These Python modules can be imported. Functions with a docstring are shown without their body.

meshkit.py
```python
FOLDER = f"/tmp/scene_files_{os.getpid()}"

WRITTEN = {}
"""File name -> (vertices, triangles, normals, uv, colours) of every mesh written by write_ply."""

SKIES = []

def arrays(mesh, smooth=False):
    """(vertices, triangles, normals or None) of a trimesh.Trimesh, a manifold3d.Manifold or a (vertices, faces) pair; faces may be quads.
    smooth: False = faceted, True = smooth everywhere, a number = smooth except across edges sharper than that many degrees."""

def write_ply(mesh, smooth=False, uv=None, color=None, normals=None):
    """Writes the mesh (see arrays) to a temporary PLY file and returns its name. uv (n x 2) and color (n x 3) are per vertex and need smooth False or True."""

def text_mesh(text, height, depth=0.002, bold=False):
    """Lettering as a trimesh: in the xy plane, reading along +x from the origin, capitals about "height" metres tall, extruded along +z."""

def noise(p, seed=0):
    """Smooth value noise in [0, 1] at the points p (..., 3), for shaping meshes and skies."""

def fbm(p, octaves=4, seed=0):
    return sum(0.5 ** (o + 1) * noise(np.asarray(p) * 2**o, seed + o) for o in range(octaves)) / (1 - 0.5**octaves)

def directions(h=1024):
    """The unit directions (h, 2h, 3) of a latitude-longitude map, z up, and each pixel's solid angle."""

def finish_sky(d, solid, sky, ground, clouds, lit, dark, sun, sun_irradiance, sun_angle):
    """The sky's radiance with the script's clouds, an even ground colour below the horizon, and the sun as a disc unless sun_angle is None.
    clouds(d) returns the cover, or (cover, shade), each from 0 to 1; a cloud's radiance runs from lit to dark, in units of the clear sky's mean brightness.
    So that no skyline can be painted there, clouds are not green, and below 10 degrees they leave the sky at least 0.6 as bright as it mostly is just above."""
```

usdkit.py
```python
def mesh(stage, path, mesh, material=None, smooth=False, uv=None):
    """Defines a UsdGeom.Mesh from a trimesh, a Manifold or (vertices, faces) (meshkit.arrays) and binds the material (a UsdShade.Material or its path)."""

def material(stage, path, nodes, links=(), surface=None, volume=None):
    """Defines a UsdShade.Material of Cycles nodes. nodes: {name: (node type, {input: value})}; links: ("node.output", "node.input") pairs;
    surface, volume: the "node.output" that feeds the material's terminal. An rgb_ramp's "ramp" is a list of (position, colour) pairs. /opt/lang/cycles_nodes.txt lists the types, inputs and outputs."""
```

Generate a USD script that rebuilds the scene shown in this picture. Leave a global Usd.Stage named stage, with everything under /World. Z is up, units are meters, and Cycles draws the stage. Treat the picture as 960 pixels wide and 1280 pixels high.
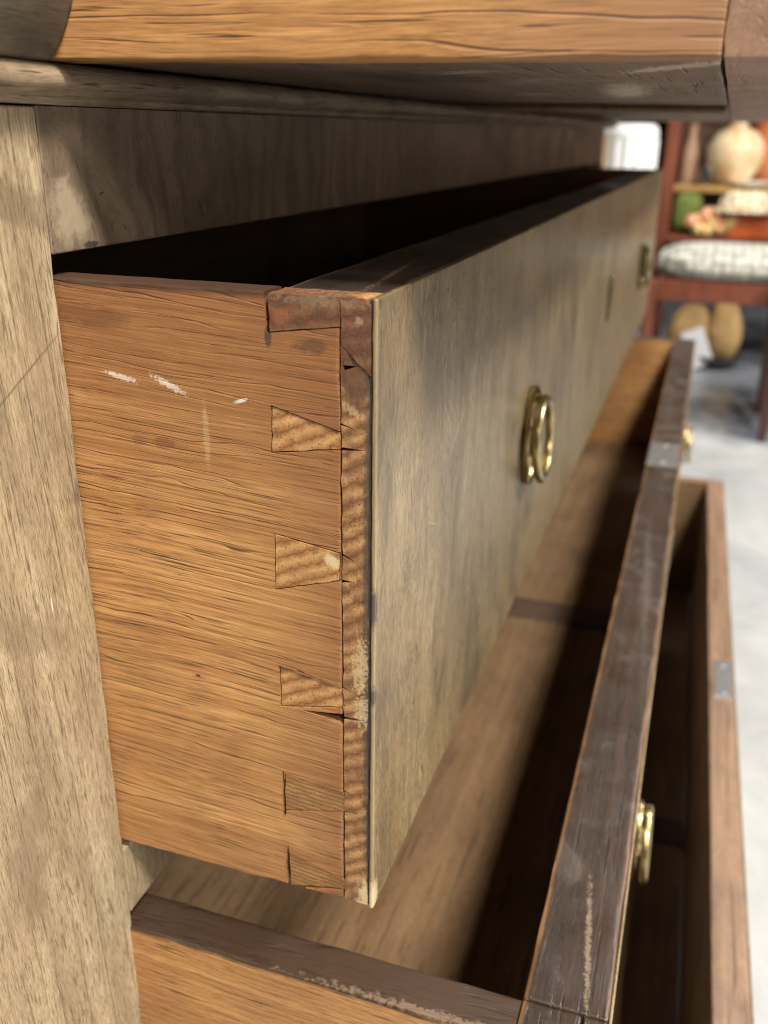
import math, random
import numpy as np
import trimesh
import manifold3d as m3
from shapely.geometry import Polygon
from pxr import Usd, UsdGeom, UsdLux, UsdShade, Gf, Sdf
import usdkit, meshkit

random.seed(7)
RNG = np.random.default_rng(7)
stage = Usd.Stage.CreateInMemory()
UsdGeom.SetStageUpAxis(stage, UsdGeom.Tokens.z)
UsdGeom.SetStageMetersPerUnit(stage, 1.0)
UsdGeom.Xform.Define(stage, '/World')
UsdGeom.Scope.Define(stage, '/World/Looks')

# ------------------------------------------------------------------ camera
CAM = np.array([-0.22342783, -0.07925105, 0.03793657])
YAW, PITCH, ROLL, FPX = 0.3303, 0.3832, 0.0115, 1162.63
fw = np.array([math.cos(YAW) * math.cos(PITCH), math.sin(YAW) * math.cos(PITCH), -math.sin(PITCH)])
rt = np.cross(fw, [0, 0, 1]); rt /= np.linalg.norm(rt); up = np.cross(rt, fw)
rt, up = math.cos(ROLL) * rt + math.sin(ROLL) * up, -math.sin(ROLL) * rt + math.cos(ROLL) * up
cam = UsdGeom.Camera.Define(stage, '/World/camera')
M = np.eye(4); M[0, :3], M[1, :3], M[2, :3], M[3, :3] = rt, up, -fw, CAM
cam.AddTransformOp().Set(Gf.Matrix4d(*M.ravel().tolist()))
cam.CreateHorizontalApertureAttr(36.0)
cam.CreateVerticalApertureAttr(48.0)
FL = 36.0 * FPX / 960
cam.CreateFocalLengthAttr(FL)
cam.CreateFStopAttr(FL / 2.8)          # a 2.8 mm lens opening, as in a phone held close
cam.CreateFocusDistanceAttr(0.272)
cam.CreateClippingRangeAttr(Gf.Vec2f(0.02, 1000.0))
cam.CreateExposureAttr(0.0)


# ------------------------------------------------------------------ unseen lamps overhead and an added fill light
def unseen_lamp(name, pos, size, watts, color, aim=None):
    l = UsdLux.RectLight.Define(stage, '/World/' + name)
    l.CreateWidthAttr(size[0]); l.CreateHeightAttr(size[1])
    l.CreateIntensityAttr(watts); l.CreateNormalizeAttr(True)
    l.CreateColorAttr(Gf.Vec3f(*color))
    p = np.array(pos, float)
    d = np.array([0, 0, -1.0]) if aim is None else np.array(aim, float) - p
    d /= np.linalg.norm(d)
    x = np.cross([0, 1, 0], -d); x /= np.linalg.norm(x); y = np.cross(-d, x)
    m = np.eye(4); m[0, :3], m[1, :3], m[2, :3], m[3, :3] = x, y, -d, p
    l.AddTransformOp().Set(Gf.Matrix4d(*m.ravel().tolist()))
    return l


WARM = (1.0, 0.93, 0.82)
NEUT = (1.0, 0.97, 0.93)
unseen_lamp('unseen_lamp', (-0.78, -0.92, 1.86), (0.40, 0.40), 36.0, WARM, aim=(0.1, 0.0, 0.0))  # out of view, placed to light the near drawer side and stile
unseen_lamp('unseen_lamp_001', (1.3, -2.3, 1.95), (1.2, 0.5), 54.0, NEUT)  # out of view, placed to light the drawer fronts
unseen_lamp('unseen_lamp_002', (2.3, -1.1, 1.95), (1.2, 0.5), 17.0, NEUT)  # out of view, placed to brighten the shelves behind the chest
unseen_lamp('unseen_lamp_003', (-2.2, -1.5, 1.95), (1.2, 0.5), 26.0, WARM)  # out of view, lights the chest from the left
unseen_lamp('unseen_lamp_004', (3.2, 0.9, 1.95), (1.2, 0.5), 13.0, NEUT)  # out of view, lights the far floor and shelves
unseen_lamp('added_fill_light', (-1.0, -6.0, 0.75), (6.0, 2.6), 50.0, NEUT, aim=(0.6, 0.0, 0.0))  # added fill light that brightens rail and underside; no window here

# ------------------------------------------------------------------ sizes
D = 0.0961            # y of the carcass front
W = 1.2505            # width of the drawer openings
FLOOR = -0.80


# ------------------------------------------------------------------ materials
def mat(name, nodes, links, surface='p.BSDF', volume=None):
    return usdkit.material(stage, '/World/Looks/' + name, nodes, links, surface=surface, volume=volume)


def add_marks(nodes, links, last, marks):
    """Scrapes, rubs, spots and a painted lit patch, with ragged outlines. marks: (centre, rotation, half sizes, colour, strength, raggedness, noise scale)."""
    for i, (c, ro, sz, col, amt, rag, ns) in enumerate(marks):
        nodes[f'ka{i}'] = ('mapping', {'mapping_type': 'texture', 'location': c, 'rotation': ro, 'scale': sz})
        nodes[f'kb{i}'] = ('vector_math', {'math_type': 'length'})
        nodes[f'kn{i}'] = ('noise_texture', {'scale': ns, 'detail': 4.0, 'roughness': 0.65})
        nodes[f'km{i}'] = ('math', {'math_type': 'multiply_add', 'value2': rag})
        nodes[f'kr{i}'] = ('map_range', {'from_min': 0.55 + rag / 2, 'from_max': 1.0 + rag / 2, 'to_min': amt, 'to_max': 0.0, 'clamp': True})
        nodes[f'kx{i}'] = ('mix', {'color2': col})
        links += [('tc.object', f'ka{i}.vector'), (f'ka{i}.vector', f'kb{i}.vector1'), ('tc.object', f'kn{i}.vector'), (f'kn{i}.fac', f'km{i}.value1'), (f'kb{i}.value', f'km{i}.value3'),
                  (f'km{i}.value', f'kr{i}.value'), (f'kr{i}.result', f'kx{i}.fac'), (last, f'kx{i}.color1')]
        last = f'kx{i}.color'
    return last


def wood(name, grain, dark, mid, light, pore=None, fine=(12, 350), pores=(22, 520), pore_at=(0.60, 0.68), warp=(0.012, 5.0),
         blotch=None, blotch_scale=9.0, blotch_at=(0.45, 0.65), rough=(0.42, 0.62), bump=0.35, spec=0.4, tilt=(0, 0, 0), masks=(), warp_stretch=0.35, coat=0.0, across=None, fine_ramp=(0.30, 0.52, 0.74), bands=None, lines=None, grit=0.6, gritf=(160, 1900), marks=()):
    """Plain sawn wood. grain: axis index along the fibres. fine/pores: frequency along and across. masks: (axis, start, end, colour, strength, noise)."""
    def sc(al, ac):
        v = [ac, ac, ac]; v[grain] = al
        if across is not None:
            v[across] = (al + ac) * 0.3
        return v
    ws = [warp[1]] * 3; ws[grain] = warp[1] * warp_stretch
    wa = [warp[0]] * 3
    nodes = {
        'tc': ('texture_coordinate', {}),
        'rot': ('mapping', {'rotation': tilt}),
        'wm': ('mapping', {'scale': ws}),
        'wn': ('noise_texture', {'scale': 1.0, 'detail': 3.0, 'roughness': 0.5}),
        'wc': ('vector_math', {'math_type': 'subtract', 'vector2': (0.5, 0.5, 0.5)}),
        'ws': ('vector_math', {'math_type': 'multiply', 'vector2': wa}),
        'pos': ('vector_math', {'math_type': 'add'}),
        'fm': ('mapping', {'scale': sc(*fine)}),
        'fn': ('noise_texture', {'scale': 1.0, 'detail': 4.0, 'roughness': 0.62}),
        'cm': ('mapping', {'scale': sc(fine[0] * 0.25, fine[1] * 0.17), 'location': (3.1, 7.7, 1.3)}),
        'cn': ('noise_texture', {'scale': 1.0, 'detail': 3.0, 'roughness': 0.55}),
        'fmix': ('mix_float', {'fac': 0.45}),
        'ramp': ('rgb_ramp', {'ramp': [(fine_ramp[0], dark), (fine_ramp[1], mid), (fine_ramp[2], light)]}),
        'pm': ('mapping', {'scale': sc(*pores), 'location': (11.0, 5.0, 2.0)}),
        'pn': ('noise_texture', {'scale': 1.0, 'detail': 2.0, 'roughness': 0.5}),
        'pr': ('rgb_ramp', {'ramp': [(pore_at[0], (0, 0, 0)), (pore_at[1], (1, 1, 1))]}),
        'bn': ('noise_texture', {'scale': blotch_scale, 'detail': 4.0, 'roughness': 0.6, 'distortion': 0.6}),
        'br': ('rgb_ramp', {'ramp': [(blotch_at[0], (0, 0, 0)), (blotch_at[1], (1, 1, 1))]}),
        'bfac': ('math', {'math_type': 'multiply', 'value2': 0.75 if blotch else 0.0}),
        'bmix': ('mix', {'color2': blotch or dark}),
        'pmix': ('mix', {'color2': pore or dark}),
        'pfac': ('math', {'math_type': 'multiply', 'value2': 0.85 if pore else 0.0}),
        'rr': ('map_range', {'value': 0.5, 'from_min': 0.3, 'from_max': 0.7, 'to_min': rough[0], 'to_max': rough[1], 'clamp': True}),
        'hh': ('math', {'math_type': 'multiply', 'value2': -0.8}),
        'hs': ('math', {'math_type': 'add'}),
        'bump': ('bump', {'strength': bump, 'distance': 0.0009}),
        'p': ('principled_bsdf', {'specular_ior_level': spec, 'coat_weight': coat, 'coat_roughness': 0.3}),
    }
    links = [('tc.object', 'rot.vector'), ('rot.vector', 'wm.vector'), ('wm.vector', 'wn.vector'), ('wn.color', 'wc.vector1'), ('wc.vector', 'ws.vector1'),
             ('rot.vector', 'pos.vector1'), ('ws.vector', 'pos.vector2'), ('pos.vector', 'fm.vector'), ('fm.vector', 'fn.vector'),
             ('pos.vector', 'cm.vector'), ('cm.vector', 'cn.vector'), ('fn.fac', 'fmix.a'), ('cn.fac', 'fmix.b'), ('fmix.result', 'ramp.fac'),
             ('pos.vector', 'pm.vector'), ('pm.vector', 'pn.vector'), ('pn.fac', 'pr.fac'), ('rot.vector', 'bn.vector'), ('bn.fac', 'br.fac'),
             ('br.color', 'bfac.value1'), ('bfac.value', 'bmix.fac'), ('ramp.color', 'bmix.color1'), ('bmix.color', 'pmix.color1'),
             ('pr.color', 'pfac.value1'), ('pfac.value', 'pmix.fac'), ('bn.fac', 'rr.value'), ('rr.result', 'p.roughness'),
             ('pr.color', 'hh.value1'), ('hh.value', 'hs.value1'), ('fmix.result', 'hs.value2'), ('hs.value', 'bump.height'), ('bump.normal', 'p.normal')]
    last = 'pmix.color'
    if bands:   # broad figure: (period, direction rotation, distortion, colour, amount)
        per, brot, dist, col, amt = bands
        nodes['gm'] = ('mapping', {'rotation': brot})
        nodes['gw'] = ('wave_texture', {'wave_type': 'bands', 'bands_direction': 'x', 'profile': 'sine', 'scale': 0.314 / per, 'distortion': dist, 'detail': 3.0, 'detail_scale': 1.2, 'detail_roughness': 0.6})
        nodes['gf'] = ('math', {'math_type': 'multiply', 'value2': amt})
        nodes['gx'] = ('mix', {'color2': col})
        links += [('rot.vector', 'gm.vector'), ('gm.vector', 'gw.vector'), ('gw.fac', 'gf.value1'), ('gf.value', 'gx.fac'), (last, 'gx.color1')]
        last = 'gx.color'
    if lines:   # long wavering grain lines: (across axis, period, distortion, lo, hi, colour, amount)
        lax, per, dist, lo_, hi_, col, amt = lines[:7]
        lsc = [1.0, 1.0, 1.0]; lsc[grain] = lines[7] if len(lines) > 7 else 0.12
        nodes['lm'] = ('mapping', {'scale': lsc})
        nodes['lw'] = ('wave_texture', {'wave_type': 'bands', 'bands_direction': 'xyz'[lax], 'profile': 'sine', 'scale': 0.314 / per, 'distortion': dist, 'detail': 5.0, 'detail_scale': 0.30, 'detail_roughness': 0.55})
        nodes['lr'] = ('rgb_ramp', {'ramp': [(lo_, (0, 0, 0)), (hi_, (1, 1, 1))]})
        nodes['lk'] = ('mapping', {'scale': sc(fine[0] * 2.2, 0.55 / per), 'location': (2.0, 9.0, 4.0)})
        nodes['ln'] = ('noise_texture', {'scale': 1.0, 'detail': 3.0, 'roughness': 0.6})
        nodes['lq'] = ('rgb_ramp', {'ramp': [((lines[8] if len(lines) > 8 else 0.42), (0, 0, 0)), ((lines[8] if len(lines) > 8 else 0.42) + 0.14, (1, 1, 1))]})
        nodes['lf'] = ('mix', {'mix_type': 'multiply', 'fac': 1.0})
        nodes['la'] = ('math', {'math_type': 'multiply', 'value2': amt})
        nodes['lx'] = ('mix', {'color2': col})
        nodes['lh'] = ('math', {'math_type': 'multiply_add', 'value2': -0.7})
        links += [('pos.vector', 'lm.vector'), ('lm.vector', 'lw.vector'), ('lw.fac', 'lr.fac'), ('pos.vector', 'lk.vector'), ('lk.vector', 'ln.vector'), ('ln.fac', 'lq.fac'),
                  ('lr.color', 'lf.color1'), ('lq.color', 'lf.color2'), ('lf.color', 'la.value1'), ('la.value', 'lx.fac'), (last, 'lx.color1'), ('lf.color', 'lh.value1'), ('hs.value', 'lh.value3'), ('lh.value', 'bump.height')]
        links.remove(('hs.value', 'bump.height'))
        last = 'lx.color'
    nodes['tm'] = ('mapping', {'scale': sc(gritf[0], gritf[1]), 'location': (0.7, 0.2, 0.9)})
    nodes['tn'] = ('noise_texture', {'scale': 1.0, 'detail': 3.0, 'roughness': 0.7})
    nodes['tr'] = ('rgb_ramp', {'ramp': [(0.32, (0.40, 0.37, 0.34)), (0.5, (0.96, 0.96, 0.96)), (0.68, (1.30, 1.30, 1.30))]})
    nodes['tx'] = ('mix', {'mix_type': 'multiply', 'fac': grit})
    links += [('pos.vector', 'tm.vector'), ('tm.vector', 'tn.vector'), ('tn.fac', 'tr.fac'), (last, 'tx.color1'), ('tr.color', 'tx.color2')]
    last = 'tx.color'
    if masks:
        nodes['sx'] = ('separate_xyz', {})
        nodes['mn'] = ('noise_texture', {'scale': 45.0, 'detail': 5.0, 'roughness': 0.65})
        links += [('tc.object', 'sx.vector'), ('tc.object', 'mn.vector')]
        for i, (ax, a, b, col, amt, nz) in enumerate(masks):
            nodes[f'ma{i}'] = ('math', {'math_type': 'multiply_add', 'value2': nz, 'value3': -nz / 2})
            nodes[f'mb{i}'] = ('math', {'math_type': 'add'})
            nodes[f'mc{i}'] = ('map_range', {'from_min': a, 'from_max': b, 'to_min': 0.0, 'to_max': amt, 'clamp': True})
            nodes[f'mm{i}'] = ('mix', {'color2': col})
            links += [('mn.fac', f'ma{i}.value1'), (f'ma{i}.value', f'mb{i}.value1'), (f'sx.{"xyz"[ax]}', f'mb{i}.value2'),
                      (f'mb{i}.value', f'mc{i}.value'), (f'mc{i}.result', f'mm{i}.fac'), (last, f'mm{i}.color1')]
            last = f'mm{i}.color'
    last = add_marks(nodes, links, last, marks)
    links.append((last, 'p.base_color'))
    return mat(name, nodes, links)


def end_grain(name, period, angle, dark, mid, light, distortion=1.2, rough=0.6, marks=(), stain=0.6):
    """Growth rings cut across, as bands in the yz plane."""
    nodes = {
        'tc': ('texture_coordinate', {}),
        'm': ('mapping', {'rotation': (angle, 0, 0)}),
        'sw': ('separate_xyz', {}), 'cb': ('combine_xyz', {}),
        'w': ('wave_texture', {'wave_type': 'bands', 'bands_direction': 'z', 'profile': 'saw', 'scale': 0.314 / period, 'distortion': distortion, 'detail': 5.0, 'detail_scale': 0.7, 'detail_roughness': 0.7}),
        'r': ('rgb_ramp', {'ramp': [(0.20, dark), (0.34, mid), (0.50, light), (0.64, mid), (0.76, dark)]}),
        'n': ('noise_texture', {'scale': 1500.0, 'detail': 3.0, 'roughness': 0.6}),
        'n2': ('noise_texture', {'scale': 110.0, 'detail': 4.0, 'roughness': 0.6}),
        'n3': ('noise_texture', {'scale': 420.0, 'detail': 5.0, 'roughness': 0.7}),
        'wm': ('mix_float', {'fac': 0.48}),
        'nr': ('rgb_ramp', {'ramp': [(0.58, (0, 0, 0)), (0.66, (1, 1, 1))]}),
        'br': ('rgb_ramp', {'ramp': [(0.45, (0, 0, 0)), (0.7, (1, 1, 1))]}),
        'pf': ('math', {'math_type': 'multiply', 'value2': 0.7}),
        'px': ('mix', {'color2': [c * 0.4 for c in dark]}),
        'bf': ('math', {'math_type': 'multiply', 'value2': stain}),
        'bx': ('mix', {'color2': dark}),
        'h': ('math', {'math_type': 'multiply_add', 'value2': -0.4}),
        'bump': ('bump', {'strength': 0.5, 'distance': 0.0009}),
        'p': ('principled_bsdf', {'roughness': rough, 'specular_ior_level': 0.35}),
    }
    links = [('tc.object', 'm.vector'), ('m.vector', 'w.vector'), ('w.fac', 'wm.a'), ('tc.object', 'n3.vector'), ('n3.fac', 'wm.b'), ('wm.result', 'r.fac'), ('tc.object', 'n.vector'), ('tc.object', 'n2.vector'),
             ('n.fac', 'nr.fac'), ('nr.color', 'pf.value1'), ('pf.value', 'px.fac'), ('r.color', 'px.color1'), ('n2.fac', 'br.fac'), ('br.color', 'bf.value1'),
             ('bf.value', 'bx.fac'), ('px.color', 'bx.color1'), ('nr.color', 'h.value1'), ('w.fac', 'h.value3'),
             ('h.value', 'bump.height'), ('bump.normal', 'p.normal')]
    del nodes['sw'], nodes['cb']
    links.append((add_marks(nodes, links, 'bx.color', marks), 'p.base_color'))
    return mat(name, nodes, links)


def plain(name, color, rough=0.5, metallic=0.0, var=0.25, scale=30.0, bump=0.15, spec=0.5, dist=0.001, trans=0.0, color2=None):
    c2 = color2 or [c * (1 - var) for c in color]
    nodes = {
        'tc': ('texture_coordinate', {}),
        'n': ('noise_texture', {'scale': scale, 'detail': 5.0, 'roughness': 0.6}),
        'r': ('rgb_ramp', {'ramp': [(0.35, c2), (0.65, color)]}),
        'rr': ('map_range', {'from_min': 0.3, 'from_max': 0.7, 'to_min': min(1, rough * 1.25), 'to_max': rough * 0.8, 'clamp': True}),
        'b': ('bump', {'strength': bump, 'distance': dist}),
        'p': ('principled_bsdf', {'metallic': metallic, 'specular_ior_level': spec, 'transmission_weight': trans}),
    }
    return mat(name, nodes, [('tc.object', 'n.vector'), ('n.fac', 'r.fac'), ('r.color', 'p.base_color'), ('n.fac', 'rr.value'), ('rr.result', 'p.roughness'), ('n.fac', 'b.height'), ('b.normal', 'p.normal')])


OAK_L, OAK_M, OAK_D, OAK_P = (0.62, 0.365, 0.15), (0.43, 0.222, 0.08), (0.27, 0.118, 0.040), (0.085, 0.035, 0.014)
H2 = 0.2
BROWN = (0.05, 0.026, 0.016)
CHALK = (0.66, 0.58, 0.49)
oak_side = wood('oak_drawer_side', 1, OAK_D, OAK_M, OAK_L, OAK_P, fine=(7, 700), pores=(24, 2000), pore_at=(0.59, 0.68), grit=0.75, gritf=(45, 2600), warp=(0.022, 8.0), blotch=(0.26, 0.115, 0.04), blotch_scale=16, blotch_at=(0.5, 0.75), bump=0.6, tilt=(-0.055, 0, 0), fine_ramp=(0.27, 0.50, 0.74),
                lines=(2, 0.0037, 26.0, 0.955, 1.0, OAK_P, 0.75, 0.16, 0.46),
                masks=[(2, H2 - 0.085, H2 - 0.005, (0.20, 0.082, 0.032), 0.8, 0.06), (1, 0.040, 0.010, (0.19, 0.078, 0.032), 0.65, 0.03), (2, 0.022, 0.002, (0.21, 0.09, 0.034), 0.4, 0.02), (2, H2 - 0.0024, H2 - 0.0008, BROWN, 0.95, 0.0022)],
                marks=[((0.0, 0.078, H2 - 0.0270), (0.20, 0, 0), (0.01, 0.0062, 0.0010), CHALK, 0.7, 2.4, 900), ((0.0, 0.0625, H2 - 0.0279), (0.42, 0, 0), (0.01, 0.0068, 0.0012), CHALK, 0.7, 2.4, 900),
                       ((0.0, 0.040, H2 - 0.0304), (-0.30, 0, 0), (0.01, 0.0026, 0.0007), CHALK, 0.9, 1.0, 700), ((0.0, 0.0515, H2 - 0.042), (0, 0, 0), (0.01, 0.0012, 0.013), (0.52, 0.36, 0.20), 0.35, 1.2, 400),
                       ((0.0, 0.0655, H2 - 0.0455), (0.05, 0, 0), (0.01, 0.0045, 0.0022), (0.17, 0.07, 0.027), 0.75, 1.4, 500), ((0.0, 0.074, H2 - 0.0455), (0.0, 0, 0), (0.01, 0.0030, 0.0020), (0.18, 0.08, 0.03), 0.6, 1.4, 500),
                       ((0.0, 0.060, H2 - 0.1230), (0.10, 0, 0), (0.01, 0.0011, 0.00045), (0.03, 0.015, 0.01), 0.95, 0.6, 900), ((0.0, 0.086, H2 - 0.010), (0.03, 0, 0), (0.01, 0.016, 0.0035), (0.13, 0.055, 0.024), 0.6, 1.6, 300),
                       ((0.0, 0.018, H2 - 0.0135), (0.0, 0, 0), (0.01, 0.006, 0.0022), (0.09, 0.045, 0.03), 0.7, 1.6, 400), ((0.0, 0.031, H2 - 0.012), (0.0, 0, 0), (0.01, 0.0013, 0.0032), (0.04, 0.03, 0.025), 0.8, 0.8, 500)])
oak_lower = wood('oak_lower_drawer', 1, OAK_D, OAK_M, OAK_L, OAK_P, fine=(9, 420), pores=(34, 1000), pore_at=(0.61, 0.68), warp=(0.012, 8.0), blotch=(0.30, 0.14, 0.05), blotch_scale=12, bump=0.5, tilt=(-0.03, 0, 0),
                 lines=(2, 0.0026, 10.0, 0.90, 0.98, (0.16, 0.07, 0.025), 0.6, 0.12),
                 masks=[(2, 0.185 - 0.0028, 0.185 - 0.0010, (0.030, 0.017, 0.011), 0.97, 0.0022)],
                 marks=[((0.0012, 0.045, 0.1846), (0, 0, 0), (0.0022, 0.060, 0.0016), (0.22, 0.15, 0.10), 0.5, 3.6, 500)])
oak_upper = wood('oak_upper_drawer', 1, (0.29, 0.135, 0.05), (0.45, 0.24, 0.09), (0.58, 0.35, 0.155), (0.12, 0.05, 0.02), fine=(7, 420), pores=(18, 600), pore_at=(0.63, 0.70), warp=(0.014, 13.0), blotch=(0.32, 0.15, 0.055), blotch_scale=14, bump=0.5,
                 grit=0.6, gritf=(60, 1500), lines=(2, 0.0052, 11.0, 0.965, 1.0, (0.14, 0.058, 0.024), 0.75, 0.14, 0.36),
                 masks=[(1, -0.01, -0.075, (0.27, 0.145, 0.085), 0.75, 0.04)])
oak_inside = wood('oak_drawer_inside', 0, (0.15, 0.085, 0.042), (0.23, 0.14, 0.072), (0.31, 0.20, 0.105), (0.08, 0.04, 0.02), fine=(6, 160), pores=(20, 500), bump=0.25, blotch=(0.13, 0.075, 0.04), blotch_scale=7)
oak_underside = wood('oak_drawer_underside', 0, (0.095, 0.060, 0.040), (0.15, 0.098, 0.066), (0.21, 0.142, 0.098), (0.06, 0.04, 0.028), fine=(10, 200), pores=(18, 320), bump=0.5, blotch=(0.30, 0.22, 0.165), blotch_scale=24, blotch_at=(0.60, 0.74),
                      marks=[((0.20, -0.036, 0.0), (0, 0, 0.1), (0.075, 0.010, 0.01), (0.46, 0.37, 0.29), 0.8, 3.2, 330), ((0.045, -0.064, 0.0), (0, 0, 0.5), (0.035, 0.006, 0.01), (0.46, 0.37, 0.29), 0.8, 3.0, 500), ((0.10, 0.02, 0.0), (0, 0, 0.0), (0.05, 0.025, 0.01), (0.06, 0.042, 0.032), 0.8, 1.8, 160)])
brown_front = wood('brown_front_wood', 0, (0.021, 0.013, 0.009), (0.036, 0.023, 0.016), (0.064, 0.042, 0.030), (0.02, 0.014, 0.011), fine=(12, 300), pores=(30, 700), bump=0.45, blotch=(0.12, 0.098, 0.086), blotch_scale=34, blotch_at=(0.54, 0.78), rough=(0.28, 0.6), spec=0.42,
                   masks=[(1, 0.0285, 0.0302, (0.30, 0.15, 0.06), 0.75, 0.002), (1, 0.0030, 0.0014, (0.22, 0.13, 0.085), 0.6, 0.004)],
                   marks=[((x_, y_, 0.19), (0, 0, a_), (l_, w_, 0.05), c_, 0.5, 4.0, 900) for x_, y_, a_, l_, w_, c_ in ((0.050, 0.012, 0.1, 0.035, 0.0012, (0.26, 0.20, 0.14)), (0.03, 0.024, 0.0, 0.06, 0.004, (0.012, 0.009, 0.008)), (0.20, 0.006, 0.0, 0.06, 0.003, (0.02, 0.015, 0.012)), (0.36, 0.012, 0.05, 0.12, 0.003, (0.10, 0.08, 0.07)))])
tan_front = wood('tan_front_wood', 0, (0.12, 0.073, 0.045), (0.22, 0.137, 0.085), (0.32, 0.205, 0.130), (0.09, 0.05, 0.03), fine=(8, 200), pores=(14, 300), bump=0.35, blotch=(0.13, 0.085, 0.062), blotch_scale=14, blotch_at=(0.52, 0.70), rough=(0.36, 0.6))
stile_wood = wood('bleached_stile_wood', 2, (0.25, 0.178, 0.102), (0.39, 0.300, 0.185), (0.52, 0.425, 0.285), (0.17, 0.118, 0.068), fine=(30, 420), pores=(110, 1700), pore_at=(0.58, 0.68), warp=(0.012, 10.0), blotch=(0.22, 0.158, 0.098), blotch_scale=15, blotch_at=(0.46, 0.80), bump=0.4, rough=(0.5, 0.7), tilt=(0, 0.06, 0), grit=0.7, gritf=(260, 2200), warp_stretch=0.4,
                  bands=(0.021, (0, 0.10, 0), 5.0, (0.22, 0.156, 0.094), 0.38),
                  lines=(0, 0.0125, 7.0, 0.985, 1.0, (0.12, 0.085, 0.05), 0.55, 0.05, 0.40),
                  marks=[((-0.020, D, 0.80 - 0.0250), (0, -0.48, 0), (0.030, 0.03, 0.0005), (0.12, 0.085, 0.05), 0.6, 0.5, 300), ((-0.002, D, 0.80 - 0.064), (0, 0, 0), (0.0016, 0.03, 0.006), (0.10, 0.075, 0.05), 0.6, 1.2, 300),
                         ((-0.046, D, 0.80 - 0.17), (0, 0.20, 0), (0.012, 0.03, 0.030), (0.20, 0.135, 0.085), 0.6, 1.8, 90), ((-0.030, D, 0.80 - 0.10), (0, 0.5, 0), (0.030, 0.03, 0.007), (0.20, 0.145, 0.09), 0.5, 1.8, 90), ((-0.012, D, 0.80 + 0.02), (0, 0.3, 0), (0.03, 0.03, 0.006), (0.15, 0.10, 0.06), 0.55, 1.8, 90),
                         ((-0.020, D, 0.80 - 0.094), (0, 0, 0), (0.0005, 0.03, 0.0032), (0.62, 0.55, 0.42), 0.9, 0.8, 500)])
rail_wood = wood('walnut_rail_wood', 2, (0.128, 0.088, 0.057), (0.20, 0.145, 0.098), (0.285, 0.215, 0.148), (0.08, 0.055, 0.036), fine=(24, 90), pores=(120, 900), pore_at=(0.62, 0.72), warp=(0.055, 16.0), blotch=(0.12, 0.083, 0.054), blotch_scale=15, blotch_at=(0.46, 0.7), bump=0.15, rough=(0.30, 0.46), warp_stretch=0.85, grit=0.4, gritf=(250, 1500),
                 lines=(0, 0.014, 9.0, 0.45, 1.0, (0.105, 0.072, 0.047), 0.5, 0.55, 0.3),
                 marks=[((0.0255, D, 0.80 + 0.0215), (0, -0.3, 0), (0.0016, 0.03, 0.0003), (0.03, 0.02, 0.015), 0.9, 0.6, 600), ((0.010, D, 0.80 + 0.017), (0, 0.7, 0), (0.012, 0.03, 0.009), (0.38, 0.31, 0.21), 0.75, 1.8, 160), ((0.018, D, 0.80 + 0.0075), (0, 0, 0), (0.0045, 0.03, 0.0012), (0.035, 0.03, 0.025), 0.85, 1.0, 500)])  # the wide pale patch paints in light falling on the rail by the stile
mould_wood = wood('moulding_wood', 0, (0.12, 0.085, 0.055), (0.24, 0.178, 0.115), (0.36, 0.28, 0.19), (0.07, 0.045, 0.03), fine=(14, 260), pores=(60, 900), pore_at=(0.60, 0.70), blotch=(0.13, 0.085, 0.05), blotch_scale=34, bump=0.4, rough=(0.38, 0.55))
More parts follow.
